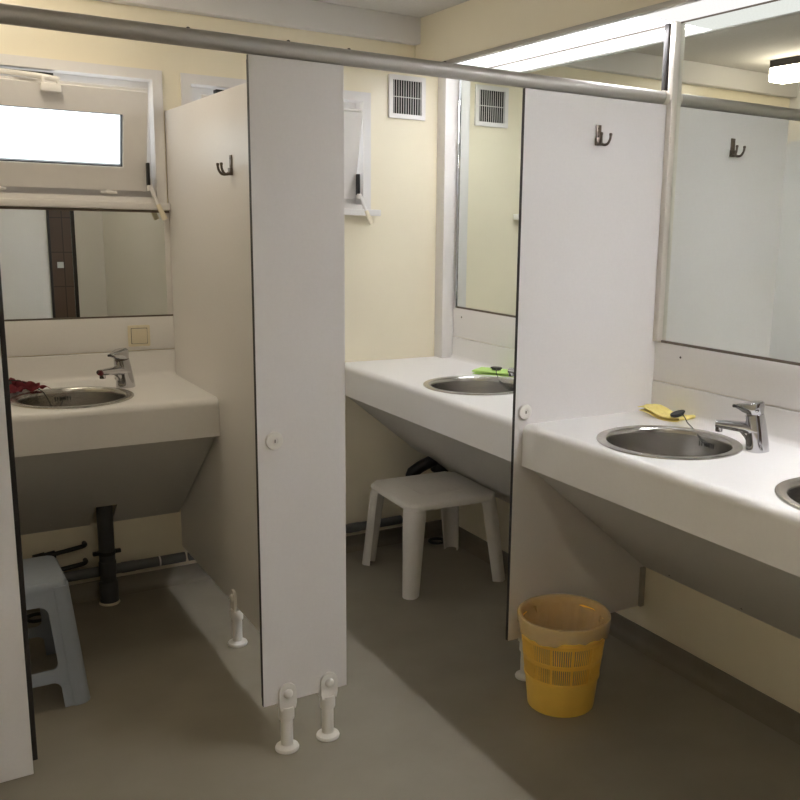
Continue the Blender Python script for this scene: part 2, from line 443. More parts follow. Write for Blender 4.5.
obj('board', board(1.562, WR-.001, y0, y1, ZB, ZT, 1), BE, t, smooth=0)
lock_disc(t, 1.597, .889); support_foot(t, 1.640, FR, 'Y')
coat_hook(t, Matrix.Translation((1.836, y0, 1.718)))
obj('wall_channel', box(BM(), WR-.019, WR-.001, y0-.012, y0, ZB, AP-.43, .001), M['alu'], t)
t = thing('partition_panel', 'white partition between the two cubicles with a double coat hook and one foot', 'partition', (PX, 2.9, 0))
obj('board', board(PX-PT/2, PX+PT/2, y1+.0005, WB-.001, ZB, ZT, 0), BE, t, smooth=0)
support_foot(t, PX, 2.897, 'X')
coat_hook(t, Matrix.Translation((PX-PT/2, 2.800, 1.606)) @ Matrix.Rotation(-PI/2, 4, 'Z'))
# head rail
t = thing('head_rail', 'round grey aluminium rail running across the tops of the cubicle fronts', 'rail', (.88, FR, 1.829))
obj('tube', tube(BM(), [(WL+.001, FR, 1.850), (WR-.027, FR, 1.850)], .0200, 28), M['alu'], t)
obj('end_flange', tube(BM(), [(WR-.040, FR, 1.850), (WR-.026, FR, 1.850)], .0225, 28), M['pale_alu'], t)
for x in (.62, .86, 1.02, 1.30): obj('screw', lathe(BM(), [(.004,0),(.004,.003),(0,.005)], x, FR, 1.8690, 10), M['grout'], t)
# aluminium post between the mirrors
struct('trim_5', box(BM(), 2.108, WR, 2.176, y0-.0005, MZ-.005, LZ, .002), M['pale_alu'], 'aluminium upright between the two wall mirrors', 'post')
struct('trim_6', box(BM(), 2.112, WR, y1+.0005, 2.232, UP+.002, LZ, .002), M['edge'], 'dark upright behind the right front panel', 'post')

# ------------------------------------------------------------------ mirrors and splash panels
def wall_mirror(ya, yb, label, z1=LZ-.0055):
    t = thing('wall_mirror', label, 'mirror', (WR, (ya+yb)/2, MZ))
    obj('glass', box(BM(), WR-.006, WR-.0005, ya, yb, MZ, z1), M['mirror'], t, smooth=0)
    obj('bottom_trim', box(BM(), WR-.010, WR-.0005, ya, yb, MZ-.008, MZ), M['bronze'], t, smooth=0)
    return t
m_mid = wall_mirror(2.234, 3.474, 'tall mirror inside the middle cubicle reflecting the wall vent')
obj('side_trim', box(BM(), WR-.012, WR-.0005, 3.474, 3.482, MZ-.008, LZ-.006, .002), M['chrome'], m_mid)
wall_mirror(-.40, 2.174, 'large mirror at the right above the counter with two basins')
t = thing('wall_mirror', 'mirror under the left window reflecting brown tiles and a white door', 'mirror', (.25, WB, MZ))
obj('glass', prism(BM(), [(-.08,WB-.0005),(.883,WB-.0005),(.883,WB-.0088),(-.08,WB-.0045)], 2, MZ-.004, 1.462), M['mirror'], t, smooth=0)   # hung a touch out of square
obj('bottom_trim', box(BM(), -.08, .903, WB-.010, WB-.0005, MZ-.010, MZ-.004), M['bronze'], t, smooth=0)
obj('top_trim', box(BM(), -.08, .903, WB-.012, WB-.0005, 1.462, 1.471), M['bronze'], t, smooth=0)
obj('side_strip', box(BM(), .883, .903, WB-.0105, WB-.0005, MZ-.004, 1.462, .001), M['pvc'], t)
def screw(par, p, axis, s=-1, r=.0038, m='grout'):
    d = BM(); lathe(d, [(r,0),(r*.8,.0015),(0,.002)], n=12)
    rot = Matrix.Rotation(PI/2*(1 if axis == 'Y' else -1), 4, 'X' if axis == 'Y' else 'Y') if isinstance(axis, str) else axis
    xf(d, Matrix.Translation(p) @ rot); return obj('screw', d, M[m], par)
def splash(ya, yb, sy, label):
    t = thing('splash_panel', label, 'panel', (WR, (ya+yb)/2, UP))
    obj('board', box(BM(), WR-.012, WR-.0005, ya, yb, UP+.0035, MZ-.0085, .001), M['counter'], t)
    for y in sy: screw(t, (WR-.012, y, MZ-.045), 'X')
splash(2.234, 3.492, (3.420, 2.62), 'white splash board under the middle cubicle mirror')
splash(-.40, y0-.001, (2.080, 1.10), 'white splash board with dark screws under the large right mirror')
t = thing('splash_panel', 'white splash board with light switch under the left mirror', 'panel', (.25, WB, UP))
obj('board', box(BM(), -.08, .903, WB-.012, WB-.0005, UP+.0035, MZ-.0105, .001), M['counter'], t)
# light switch
t = thing('light_switch', 'square cream wall switch on the white board above the left tap', 'switch', (.772, WB-.012, 1.006))
obj('frame', box(BM(), .732, .812, WB-.0205, WB-.012, .966, 1.046, .004, 3), M['cream'], t)
sw = BM(); box(sw, .744, .800, WB-.0255, WB-.0200, .978, 1.034, .003, 2)
obj('rocker', sw, M['cream'], t)
obj('groove_shade', box(BM(), .7425, .8015, WB-.0208, WB-.0200, .9765, 1.0355), M['grout'], t, smooth=0)  # dark plate just proud of the frame, painted as shade round the rocker

# ------------------------------------------------------------------ counters
def counter_prof(front, wall, s):
    """profile (u, z), u grows from the room towards the wall"""
    r = .026; c = .018; tk = .014; p = [(front, AP)]
    for k in range(9):
        a = PI - (PI/2)*k/8
        p.append((front+s*(r+r*math.cos(a)), CT-r+r*math.sin(a)))
    iw = wall-s*tk
    for k in range(9):
        a = -PI/2 + (PI/2)*k/8
        p.append((iw-s*c+s*c*math.cos(a), CT+c+c*math.sin(a)))
    p += [(iw, UP-.003), (iw+s*.003, UP), (wall-s*.0005, UP), (wall-s*.0005, CT-.034), (front+s*.024, CT-.034), (front+s*.024, AP)]
    return p
def hole(cx, cy, r): return lathe(BM(), [(0,CT-.08),(r,CT-.08),(r,CT+.004),(0,CT+.004)], cx, cy, 0, 64)
BR = .204
B1 = (.478, 3.215); B2 = (1.833, 2.832); B3 = (1.830, 1.818); B4 = (1.830, 1.182); R1 = .192
def slope_z(x): return AP - (x-(XC+.018))*(AP-SK)/(WR-XC-.018)
def skirt_bm(poly, zf, th, axis):
    """sloped board: poly of (x, y); zf gives the height of its lower face"""
    bm = BM()
    A = [bm.verts.new((x, y, zf(x, y))) for x, y in poly]; B = [bm.verts.new((x, y, zf(x, y)+th)) for x, y in poly]
    n = len(poly); fs = [bm.faces.new(A), bm.faces.new(B)]+[bm.faces.new((A[i],A[(i+1)%n],B[(i+1)%n],B[i])) for i in range(n)]
    bmesh.ops.recalc_face_normals(bm, faces=fs); return bm
def right_counter(ya, yb, basins, label, notch):
    t = thing('washbasin_counter', label, 'counter', (1.85, (ya+yb)/2, AP))
    b = prism(BM(), counter_prof(XC, WR, 1), 1, ya, yb)
    b = cut(b, [hole(x, y, BR-.012) for x, y in basins])
    obj('worktop', b, M['counter'], t, smooth=25)
    xs = XC+.018
    ye = yb-.004
    poly = [(xs, ya), (WR-.001, ya), (WR-.001, ye), (xs, ye)]
    if notch: poly = [(xs, ya), (WR-.001, ya), (WR-.001, yb-.20), (2.04, yb-.13), (1.985, yb-.055), (1.968, ye), (xs, ye)]
    obj('skirt_panel', skirt_bm(poly, lambda x, y: slope_z(x), .014, 0), M['skirt'], t, smooth=0)
    return t
cm = right_counter(y1+.001, WB-.001, [B2], 'white postformed counter with one basin inside the middle cubicle', True)
cr = right_counter(-.40, y0-.001, [B3, B4], 'long white counter with two basins along the right wall', False)
rot = Matrix.Rotation(PI+math.atan2(AP-SK, WR-XC-.018), 4, 'Y')
for y in (2.041, 1.734): screw(cr, (2.098, y, slope_z(2.098)+.0002), rot, r=.0035)
t = thing('washbasin_counter', 'white postformed counter with one basin under the left window', 'counter', (.3, 3.28, AP))
b = prism(BM(), counter_prof(YC, WB, 1), 0, WL+.002, PX-PT/2-.001)
b = cut(b, [hole(B1[0], B1[1], R1-.012)])
obj('worktop', b, M['counter'], t, smooth=25)
def sz2(y): return AP - (y-(YC+.018))*(AP-SK)/(WB-YC-.018)
ys = YC+.018
nx0, nx1, ny = .562, .640, 3.425
poly = [(WL+.002, ys), (PX-PT/2-.007, ys), (PX-PT/2-.007, WB-.001), (nx1, WB-.001), (nx1, ny), (nx0, ny), (nx0, WB-.001), (WL+.002, WB-.001)]
obj('skirt_panel', skirt_bm(poly, lambda x, y: sz2(y), .014, 1), M['skirt'], t, smooth=0)
rot2 = Matrix.Rotation(PI-math.atan2(AP-SK, WB-YC-.018), 4, 'X')
for x in (.42, .80): screw(t, (x, 3.515, sz2(3.515)+.0002), rot2, r=.0035, m='plastic')

# ------------------------------------------------------------------ basins
def make_basin(label, loc, r, ov):
    t = thing('sink_basin', label, 'basin', (loc[0], loc[1], CT-.14), group='round steel basins')
    k = r/.2
    pr = [(.200,.0005),(.1995,.0035),(.196,.0046),(.180,.0046),(.1745,.0035),(.171,-.002),(.1695,-.012),(.168,-.080),(.163,-.102),(.150,-.118),(.125,-.126),(.06,-.132),(.028,-.1335)]
    out = [(.028,-.136),(.06,-.1345),(.126,-.1285),(.1515,-.1200),(.165,-.103),(.170,-.080),(.1715,-.012),(.173,-.002),(.185,.0006)]
    obj('bowl', lathe(BM(), [(a*k, z) for a, z in pr+out], loc[0], loc[1], CT, 72, close=True), M['steel'], t, smooth=50)
    d = BM(); lathe(d, [(.0281,-.1345),(.0275,-.1325),(.022,-.1325),(.019,-.1365),(0,-.1365)], loc[0], loc[1], CT, 32)
    obj('drain', d, M['chrome'], t)
    # overflow slots in the bowl wall
    o = BM()
    for i in range(-3, 4):
        if i == 0: continue
        a = ov+i*.050; rr = .1688*k
        s = box(BM(), -.0012, .0035, -.0016, .0016, -.0075, .0075)
        xf(s, Matrix.Translation((loc[0]+rr*math.cos(a), loc[1]+rr*math.sin(a), CT-.030)) @ Matrix.Rotation(a, 4, 'Z'))
        me = bpy.data.meshes.new('t'); s.to_mesh(me); s.free(); o.from_mesh(me); bpy.data.meshes.remove(me)
    obj('overflow_slots', o, M['black'], t, smooth=0)
    e = BM(); lathe(e, [(0,-.003),(.006,-.003),(.0065,0),(.004,.0025),(0,.003)], n=14)
    xf(e, Matrix.Translation((loc[0]+(.1675*k)*math.cos(ov), loc[1]+(.1675*k)*math.sin(ov), CT-.030)) @ Matrix.Rotation(ov, 4, 'Z') @ Matrix.Rotation(-PI/2, 4, 'Y'))
    obj('overflow_screw', e, M['black'], t)
    return t
make_basin('round steel basin in the left counter under the window, red cloth beside it', B1, R1, PI/2+.05)
make_basin('round steel basin in the middle cubicle with the green cloth behind it', B2, BR, .0)
make_basin('round steel basin on the right counter beside the yellow cloth', B3, BR, .08)
make_basin('round steel basin cut off by the right edge of the photo', B4, BR, .08)

# ------------------------------------------------------------------ taps (local: spout towards +X)
def make_tap():
    t = thing('mixer_tap', '', 'tap', group='chrome mixer taps'); t.scale = (1.03, 1.06, 1.03)
    b = BM()
    lean = .012
    secs = []
    # leaning oval column
    pts = [(0,0,0),(.002,0,.02),(.006,0,.05),(.011,0,.080),(.0145,0,.098)]
    tube(b, pts, [.0310,.0298,.0280,.0262,.0248], 32)
    sp = BM()
    tube(sp, [(.004,0,.056),(.034,0,.0610),(.070,0,.0630),(.100,0,.0640),(.113,0,.0645)], [.0250,.0220,.0180,.0150,.0135], 22, sm=4, flat=(1.15,.72))
    me = bpy.data.meshes.new('t'); sp.to_mesh(me); sp.free(); b.from_mesh(me); bpy.data.meshes.remove(me)
    br = BM(); tube(br, [(.012,0,.014),(.022,0,.038),(.044,0,.056)], [.016,.015,.010], 14, sm=4)
    me = bpy.data.meshes.new('t'); br.to_mesh(me); br.free(); b.from_mesh(me); bpy.data.meshes.remove(me)
    body = obj('body', b, M['chrome'], t, smooth=50)
    a = BM(); lathe(a, [(0,-.010),(.0095,-.010),(.0102,-.008),(.0102,.006),(0,.006)], .103, 0, .0535, 22)
    obj('aerator', a, M['chrome'], body)
    n = BM(); tube(n, [(.0140,0,.0955),(.0152,0,.1025)], .0212, 24); obj('neck_ring', n, M['bronze'], body)
    # chunky lever: round cap whose flat top falls towards a short snout
    h = BM(); N = 32; rg = []
    for z0_, z1_, rr, sn in ((.1010,.1010,.0242,.000), (.1035,.1020,.0252,.004), (.1270,.1130,.0252,.0215), (.1330,.1200,.0238,.0245), (.1355,.1225,.0205,.0225)):
        ring = []
        for k in range(N):
            a_ = 2*PI*k/N; cx_, sy_ = math.cos(a_), math.sin(a_)
            fw = max(0, cx_)**2.2
            x_ = .0160+rr*cx_+sn*fw*1.15; y_ = rr*sy_*(1-.12*fw)
            q = min(1, max(0, (x_+.006)/.068)); ring.append(h.verts.new((x_, y_, z0_+(z1_-z0_)*q)))
        rg.append(ring)
    fs = [h.faces.new(rg[0]), h.faces.new(rg[-1])]
    for A, B in zip(rg, rg[1:]):
        for k in range(N): fs.append(h.faces.new((A[k],A[(k+1)%N],B[(k+1)%N],B[k])))
    bmesh.ops.recalc_face_normals(h, faces=fs)
    hd = obj('lever', h, M['chrome'], t, smooth=40)
    c = BM(); lathe(c, [(0,-.004),(.0055,-.0035),(.0065,0),(.0055,.0035),(0,.004)], .067, 0, .1170, 14); obj('lever_tip', c, M['black'], hd)
    k = BM(); lathe(k, [(0,0),(.007,0),(.0078,.003),(.006,.006),(0,.007)], n=18)
    xf(k, Matrix.Translation((.006,-.0295,.028)) @ Matrix.Rotation(PI/2, 4, 'X')); obj('drain_knob', k, M['bronze'], body)
    return t
tp = make_tap()
tp.location = (.676, 3.352, CT); tp.rotation_euler = (0,0,math.atan2(B1[1]-3.352, B1[0]-.676))
tp['label'] = 'chrome mixer tap at the left basin under the cream switch'
dup(tp, 'chrome mixer tap beside the full basin on the right counter', (1.980, 1.628, CT), math.atan2(B3[1]-1.628, B3[0]-1.980))
dup(tp, 'chrome mixer tap in the middle cubicle almost hidden by the right front panel', (1.990, 2.655, CT), math.atan2(B2[1]-2.655, B2[0]-1.990))

# ------------------------------------------------------------------ cloths and plugs
def ribbon_cloth(name, prof, w, th, m, loc, rz, label, n=9, wave=.003):
    """cloth folded along its length: prof (u, z) open polyline, w its width"""
    pts = [Vector((p[0], 0, p[1])) for p in prof]; pts = smooth_path(pts, 5)
    bm = BM(); rows = []
    for j in range(n):
        v = (j/(n-1)-.5)*w
        rows.append([bm.verts.new((p.x+wave*math.sin(j*1.3+i*.2), v+wave*.6*math.sin(i*.37), max(p.z+wave*.5*math.sin(j*.9+i*.31), .0008))) for i, p in enumerate(pts)])
    for a, b2 in zip(rows, rows[1:]):
        for i in range(len(pts)-1): bm.faces.new((a[i], a[i+1], b2[i+1], b2[i]))
    bmesh.ops.recalc_face_normals(bm, faces=bm.faces)
    bmesh.ops.solidify(bm, geom=list(bm.faces), thickness=th)
    mn = min(v.co.z for v in bm.verts); bmesh.ops.translate(bm, vec=(0,0,-mn+.0003), verts=bm.verts)
    o = obj(name, bm, m, local=True, smooth=60); o.location = loc; o.rotation_euler = (0,0,rz)
    return tag(o, label, 'cloth')
ribbon_cloth('cleaning_cloth', [(-.078,.017),(-.043,.011),(-.008,.003),(.04,.002),(.076,.007),(.082,.014),(.074,.018),(.04,.013),(.0,.013),(-.032,.024),(-.058,.031),(-.082,.030)], .084, .0022,
             M['ycloth'], (2.066, 2.070, CT), math.atan2(-.19, .035), 'yellow folded cleaning cloth on the right counter behind the basin')
ribbon_cloth('cleaning_cloth', [(-.095,.001),(0,.001),(.092,.001),(.0945,.004),(.092,.007),(0,.007),(-.092,.007),(-.0945,.010),(-.092,.013),(0,.0125),(.095,.012)], .100, .0022,
             M['gcloth'], (2.058, 3.020, CT), math.atan2(-.131, .090), 'lime green folded cloth behind the middle cubicle basin', wave=.0008)
def rumpled(loc, label):
    bm = BM(); n = 26; g = {}
    for i in range(n):
        for j in range(n):
            u, v = i/(n-1)-.5, j/(n-1)-.5
            d = max(abs(u), abs(v))*2
            z = .008+(.040*abs(math.sin(8*u+5*v+.6))*(1-.6*d)+.022*abs(math.sin(17*v-9*u+.4))+.010*math.sin(23*u+14*v))*(.72-.34*d*d)
            x = u*.20+.012*math.sin(9*v); y = v*.12+.010*math.sin(11*u)
            g[i,j] = bm.verts.new((x, y, z))
    for i in range(n-1):
        for j in range(n-1): bm.faces.new((g[i,j], g[i+1,j], g[i+1,j+1], g[i,j+1]))
    bmesh.ops.solidify(bm, geom=list(bm.faces), thickness=.0025)
    mn = min(v.co.z for v in bm.verts); bmesh.ops.translate(bm, vec=(0,0,-mn+.0003), verts=bm.verts)
    o = obj('cleaning_cloth', bm, M['rcloth'], local=True, smooth=60); o.location = loc; o.rotation_euler = (0,0,.35)
    return tag(o, label, 'cloth')
rumpled((.305, 3.375, CT+.004), 'crumpled dark red cloth at the left rim of the left basin')
def plug(loc, tilt, path, label):
    t = thing('sink_plug', label, 'plug', loc)
    d = BM(); lathe(d, [(0,0),(.0185,0),(.0195,.004),(.0235,.006),(.0240,.0085),(.0225,.0105),(.019,.0108),(.018,.0098),(0,.0098)], n=32)
    tube(d, [(-.0185,0,.008),(-.026,0,.010),(-.028,0,.006)], .0022, 8)
    xf(d, Matrix.Translation(loc) @ tilt)
    p = obj('stopper', d, M['black'], t)
    obj('cord', tube(BM(), path, .0017, 8, sm=8), M['black'], t)
    return t
def ov(B, r, a): return (B[0]+(r-.034)*math.cos(a), B[1]+(r-.034)*math.sin(a), CT-.030)
plug((2.048, 2.000, CT+.0225), Matrix.Rotation(.34, 4, Vector((-.54,-.84,0))),
     [(2.048,1.984,CT+.030), (2.044,1.968,CT+.022), (2.035,1.946,CT+.010), (2.020,1.916,CT+.0065), (1.999,1.872,CT-.004), (1.994,1.852,CT-.018), ov(B3, BR, .08)],
     'black sink plug lying on the yellow cloth, its cord running into the basin')
plug((2.052, 3.030, CT+.0170), Matrix.Rotation(.05, 4, 'Y'),
     [(2.044,3.018,CT+.026), (2.034,3.005,CT+.022), (2.016,2.975,CT+.012), (1.996,2.935,CT+.0055), (1.986,2.900,CT-.012), (1.992,2.860,CT-.030), ov(B2, BR, .0)],
     'black sink plug lying on the green cloth')
plug((.290, 3.368, CT+.036), Matrix.Rotation(.25, 4, 'X') @ Matrix.Rotation(.2, 4, 'Y'),
     [(.305,3.364,CT+.048), (.340,3.368,CT+.042), (.380,3.366,CT+.020), (.402,3.352,CT+.006), (.414,3.340,CT-.012), (.436,3.340,CT-.062), (.456,3.350,CT-.055), ov(B1, R1, PI/2+.05)],
     'black sink plug lying on the dark red cloth')

# ------------------------------------------------------------------ pipes under the left counter
t = thing('waste_pipe', 'dark grey vertical waste pipe with collars under the left counter', 'pipe', (.601, 3.470, 0))
px_, py_ = .601, 3.470
obj('pipe', tube(BM(), [(px_, py_, .001), (px_, py_, .392)], .0285, 24), M['pipe'], t)
c = BM(); lathe(c, [(.0285,.0),(.034,.0),(.034,.075),(.031,.080),(.0265,.082)], px_, py_, .010, 24); obj('floor_socket', c, M['pipe'], t)
c = BM(); lathe(c, [(.0285,0),(.0300,0),(.0315,.004),(.0315,.050),(.0300,.054),(.0265,.054)], px_, py_, .115, 24); obj('coupling', c, M['pipe'], t)
c = BM(); lathe(c, [(.0285,0),(.031,0),(.031,.014),(.0265,.014)], px_, py_, .196, 24); box(c, px_-.050, px_-.028, py_-.008, py_+.008, .196, .210, .002); box(c, px_+.028, px_+.050, py_-.008, py_+.008, .196, .210, .002)
obj('pipe_clamp', c, M['black'], t)
c = BM(); lathe(c, [(0,0),(.036,0),(.038,.002),(.035,.009),(0,.009)], px_, py_, .0005, 28); obj('floor_rosette', c, M['cream'], t)
def hpipe(xa, xb, joints, label):
    t = thing('horizontal_pipe', label, 'pipe', (xa, 3.518, .112))
    obj('pipe', tube(BM(), [(xa, 3.523, .112), (xb, 3.523, .112)], .0195, 20), M['hpipe'], t)
    for x, w in joints: obj('pipe_joint', tube(BM(), [(x, 3.523, .112), (x+w, 3.523, .112)], .0212, 20), M['plastic'] if w < .01 else M['hpipe'], t)
hpipe(WL+.01, PX-PT/2-.001, [(.800, .006), (.66, .05)], 'grey horizontal pipe along the back wall of the left cubicle')
hpipe(PX+PT/2+.001, 1.880, [(1.62, .05)], 'grey horizontal pipe along the back wall of the middle cubicle')
def supply(z, label, lump):
    t = thing('supply_pipe', label, 'pipe', (.5, 3.53, z))
    obj('pipe', tube(BM(), [(.537, WB-.0005, z), (.534, WB-.030, z), (.50, WB-.040, z-.003), (.36, WB-.045, z-.012-.006*lump), (.15, WB-.050, z-.014-.02*lump)], .0085, 12, sm=5), M['black'], t)
    if lump:
        v = BM(); tube(v, [(.43, WB-.042, z-.012), (.395, WB-.043, z-.016)], .015, 12); tube(v, [(.395, WB-.043, z-.016), (.355, WB-.045, z-.020)], .019, 8); tube(v, [(.374, WB-.045, z-.018), (.374, WB-.075, z-.012)], .009, 10)
        box(v, .355, .395, WB-.085, WB-.075, z-.020, z-.004, .002)
        obj('valve', v, M['black'], t)
supply(.222, 'upper black supply pipe with valve behind the blue grey stool', True)
supply(.154, 'lower black supply pipe behind the blue grey stool', False)
def ring(x, y, label):
    b = BM(); lathe(b, [(.026,.0005),(.038,.0005),(.040,.004),(.037,.010),(.029,.010),(.026,.006)], x, y, 0, 40, close=True, wob=lambda a, r, z: (r*(1+.025*math.sin(a*18)), z))
    tag(obj('pipe_ring', b, M['black'], loc=(x, y, 0)), label, 'ring')
ring(.345, 3.452, 'black ribbed ring on the floor behind the blue grey stool')
ring(2.03, 3.452, 'black ribbed ring on the floor behind the white stool')
t = thing('waste_pipe', 'black waste pipe and trap behind the white stool under the middle counter', 'pipe', (1.905, 3.478, 0))
obj('pipe', tube(BM(), [(1.905, 3.478, .001), (1.905, 3.478, .30), (1.93, 3.470, .355), (2.00, 3.445, .395), (2.05, 3.42, .43)], .027, 20, sm=4), M['black'], t)
c = BM(); lathe(c, [(.0275,.0),(.036,.0),(.036,.075),(.0275,.080)], 1.905, 3.478, .004, 24); obj('floor_socket', c, M['pipe'], t)
c = BM(); lathe(c, [(0,0),(.036,0),(.044,.008),(.044,.10),(.036,.11),(0,.11)], 2.045, 3.455, .335, 24); obj('trap_bottle', c, M['black'], t)

# ------------------------------------------------------------------ vent grille
t = thing('vent_grille', 'square white wall vent with dark slots high on the back wall', 'vent', (1.912, WB, 1.967))
vx0, vx1, vz0, vz1 = 1.825, 2.000, 1.880, 2.055
obj('frame', frame_bm(vx0, vx1, vz0, vz1, WB-.012, WB-.0003, .019), M['pvc'], t, smooth=20)
obj('vent_shade', box(BM(), vx0+.01, vx1-.01, WB-.0030, WB-.0005, vz0+.01, vz1-.01), M['dark'], t, smooth=0)  # black sheet painted for the shade inside the vent; the wall is uncut
g = BM()
for k in range(12):
    x = vx0+.019+(vx1-vx0-.038)*(k+.5)/12
    box(g, x-.0011, x+.0011, WB-.0100, WB-.0085, vz0+.018, vz1-.018)
box(g, vx0+.018, vx1-.018, WB-.0110, WB-.0090, (vz0+vz1)/2-.0015, (vz0+vz1)/2+.0015)
obj('slats', g, M['pvc'], t, smooth=0)

# ------------------------------------------------------------------ lights
t = thing('strip_light', 'long fluorescent light strip with ribbed diffuser above the right mirrors', 'light', (2.04, 1.6, LZ))
for ya, yb, m in ((3.22, 3.491, 'diff_end'), (2.20, 3.217, 'diff_far'), (1.42, 2.197, 'diff_near'), (.12, 1.417, 'diff_front'), (-1.20, .117, 'diff_near')):
    obj('diffuser', box(BM(), 1.968, WR-.0065, ya, yb, LZ, LZ+.010), M[m], t, smooth=0)
obj('wall_profile', box(BM(), WR-.0062, WR-.0005, -.40, 3.491, LZ-.005, LZ+.0115), M['bronze'], t, smooth=0)
obj('edge_profile', box(BM(), 1.945, 1.967, WF+.001, WB-.055, LZ-.004, LZ+.012, .001), M['alu'], t)
def ceiling_lamp(x0, x1, ya, yb, label):
    t = thing('ceiling_lamp', label, 'lamp', ((x0+x1)/2, (ya+yb)/2, CEIL))
    obj('base_plate', box(BM(), x0+.002, x1-.002, ya+.003, yb-.003, CEIL-.034, CEIL-.0005, .001), M['edge'], t)
    obj('glass_shade', box(BM(), x0, x1, ya, yb, CEIL-.105, CEIL-.0345, .012, 4), M['lampglass'], t)
ceiling_lamp(.345, .455, 2.85, 3.255, 'bright box lamp with black base on the ceiling, seen in the right mirror')
ceiling_lamp(.45, .58, .20, .60, 'added box lamp with black base, unseen on the ceiling behind the photographer')  # unseen lamp added to light the cubicle fronts from the camera side

# ------------------------------------------------------------------ stools
def taper_leg(bm, top, bot, wt, wb, th, sx, sy):
    """L-section leg that wraps the corner (sx, sy)"""
    def sec(c, w):
        x, y, z = c
        L = [(0,0),(-w,0),(-w,-th),(-th*1.6,-th),(-th,-th*1.6),(-th,-w),(0,-w)]
        L = [(0-.010*0, 0)]+L[1:]
        # rounded outer corner
        L = [(-.012,0),(-w,0),(-w,-th),(-th*1.7,-th),(-th,-th*1.7),(-th,-w),(0,-w),(0,-.012),(-.0035,-.0035)]
        return [bm.verts.new((x+sx*a, y+sy*b, z)) for a, b in L]
    N = 8; rings = []
    for k in range(N+1):
        f = k/N
        rings.append(sec([top[i]+(bot[i]-top[i])*f for i in range(3)], wt+(wb-wt)*f))
    fs = []; n = len(rings[0])
    for A, B in zip(rings, rings[1:]):
        for i in range(n): fs.append(bm.faces.new((A[i],A[(i+1)%n],B[(i+1)%n],B[i])))
    fs.append(bm.faces.new(rings[0])); fs.append(bm.faces.new(rings[-1]))
    bmesh.ops.recalc_face_normals(bm, faces=fs)
def oct_pts(h, c, k=5, rr=.012):
    return [(h-c,-h),(h,-h+c),(h,h-c),(h-c,h),(-h+c,h),(-h,h-c),(-h,-h+c),(-h+c,-h)]
t = thing('stool', 'white plastic square stool standing in the middle cubicle', 'stool', (1.834, 3.150, 0), -.045)
H = .379; h = .203
def seat_bm():
    bm = BM()
    lay = [(h-.004, .038, H-.027), (h, .038, H-.023), (h+.001, .038, H-.010), (h-.003, .037, H-.003), (h-.010, .035, H)]
    rings = [[bm.verts.new((x, y, z)) for x, y in oct_pts(a, c)] for a, c, z in lay]
    inner = [[bm.verts.new((x, y, z)) for x, y in oct_pts(a, c)] for a, c, z in ((h-.010,.050,H-.027),(h-.012,.049,H-.008))]
    fs = []
    for A, B in list(zip(rings, rings[1:]))+[(inner[0], rings[0]), (inner[1], inner[0])]:
        for i in range(8): fs.append(bm.faces.new((A[i],A[(i+1)%8],B[(i+1)%8],B[i])))
    fs.append(bm.faces.new(rings[-1])); fs.append(bm.faces.new(inner[1]))
    bmesh.ops.recalc_face_normals(bm, faces=fs)
    # faint raised band round the middle of the seat
    bm2 = frame_bm(-.09, .09, -.09, .09, 0, .0012, .004)
    xf(bm2, Matrix.Translation((0,0,H-.0002)) @ Matrix.Rotation(-PI/2, 4, 'X') @ Matrix.Scale(-1, 4, (0,1,0)))
    bmesh.ops.recalc_face_normals(bm2, faces=bm2.faces)
    me = bpy.data.meshes.new('t'); bm2.to_mesh(me); bm2.free(); bm.from_mesh(me); bpy.data.meshes.remove(me)
    return bm
obj('seat', xf(seat_bm(), Matrix.Translation((-.018,-.026,0))), M['stool'], t, local=True, smooth=40)
for sx in (-1, 1):
    for sy in (-1, 1):
        b = BM(); N = 10; rings = []
        # leg: channel section across the chamfered corner, narrowing to the foot
        for k in range(N+1):
            f = k/N; z = (H-.004)*(1-f)+.0*f
            off = .189+.037*f - (.008 if f == 0 else 0)
            w = .062-.020*f; 
            if k == 1: w = .060
            d = Vector((sx, sy, 0)).normalized(); p = Vector((-d.y, d.x, 0))
            c = d*(off*1.4142-.018)+Vector((-.018,-.026,0))*(1-f)
            sec = [(-w,-.030),(-w*.93,-.004),(-w*.62,.010),(0,.016),(w*.62,.010),(w*.93,-.004),(w,-.030),(w*.84,-.028),(w*.78,-.008),(w*.5,.003),(0,.008),(-w*.5,.003),(-w*.78,-.008),(-w*.84,-.028)]
            rings.append([b.verts.new((c.x+p.x*a*.75+d.x*e, c.y+p.y*a*.75+d.y*e, z)) for a, e in sec])
        fs = []; n = len(rings[0])
        for A, B in zip(rings, rings[1:]):
            for i in range(n): fs.append(b.faces.new((A[i],A[(i+1)%n],B[(i+1)%n],B[i])))
        fs.append(b.faces.new(rings[0])); fs.append(b.faces.new(rings[-1]))
        bmesh.ops.recalc_face_normals(b, faces=fs)
        obj('leg', b, M['stool'], t, local=True, smooth=45)

# blue grey step stool: four splayed side walls, each with an arched opening over a cross bar
t = thing('step_stool', 'blue grey plastic step stool standing in the left cubicle', 'stool', (.222, 2.938, 0))
H2 = .372; tx, ty, bx, by = .150, .128, .182, .196
top = BM()
def rrect(hx, hy, r, z, k=5):
    out = []
    for cx, cy, a0 in ((hx-r, hy-r, 0), (-hx+r, hy-r, PI/2), (-hx+r, -hy+r, PI), (hx-r, -hy+r, 1.5*PI)):
        for i in range(k+1):
            a = a0+PI/2*i/k; out.append((cx+r*math.cos(a), cy+r*math.sin(a), z))
    return out
rings = [[top.verts.new(p) for p in rrect(a, b2, r, z)] for a, b2, r, z in
         ((tx-.010, ty-.010, .022, H2-.022), (tx+.0025, ty+.0025, .030, H2-.024), (tx+.001, ty+.001, .030, H2-.008), (tx-.004, ty-.004, .028, H2-.001), (tx-.012, ty-.012, .026, H2))]
fs = []
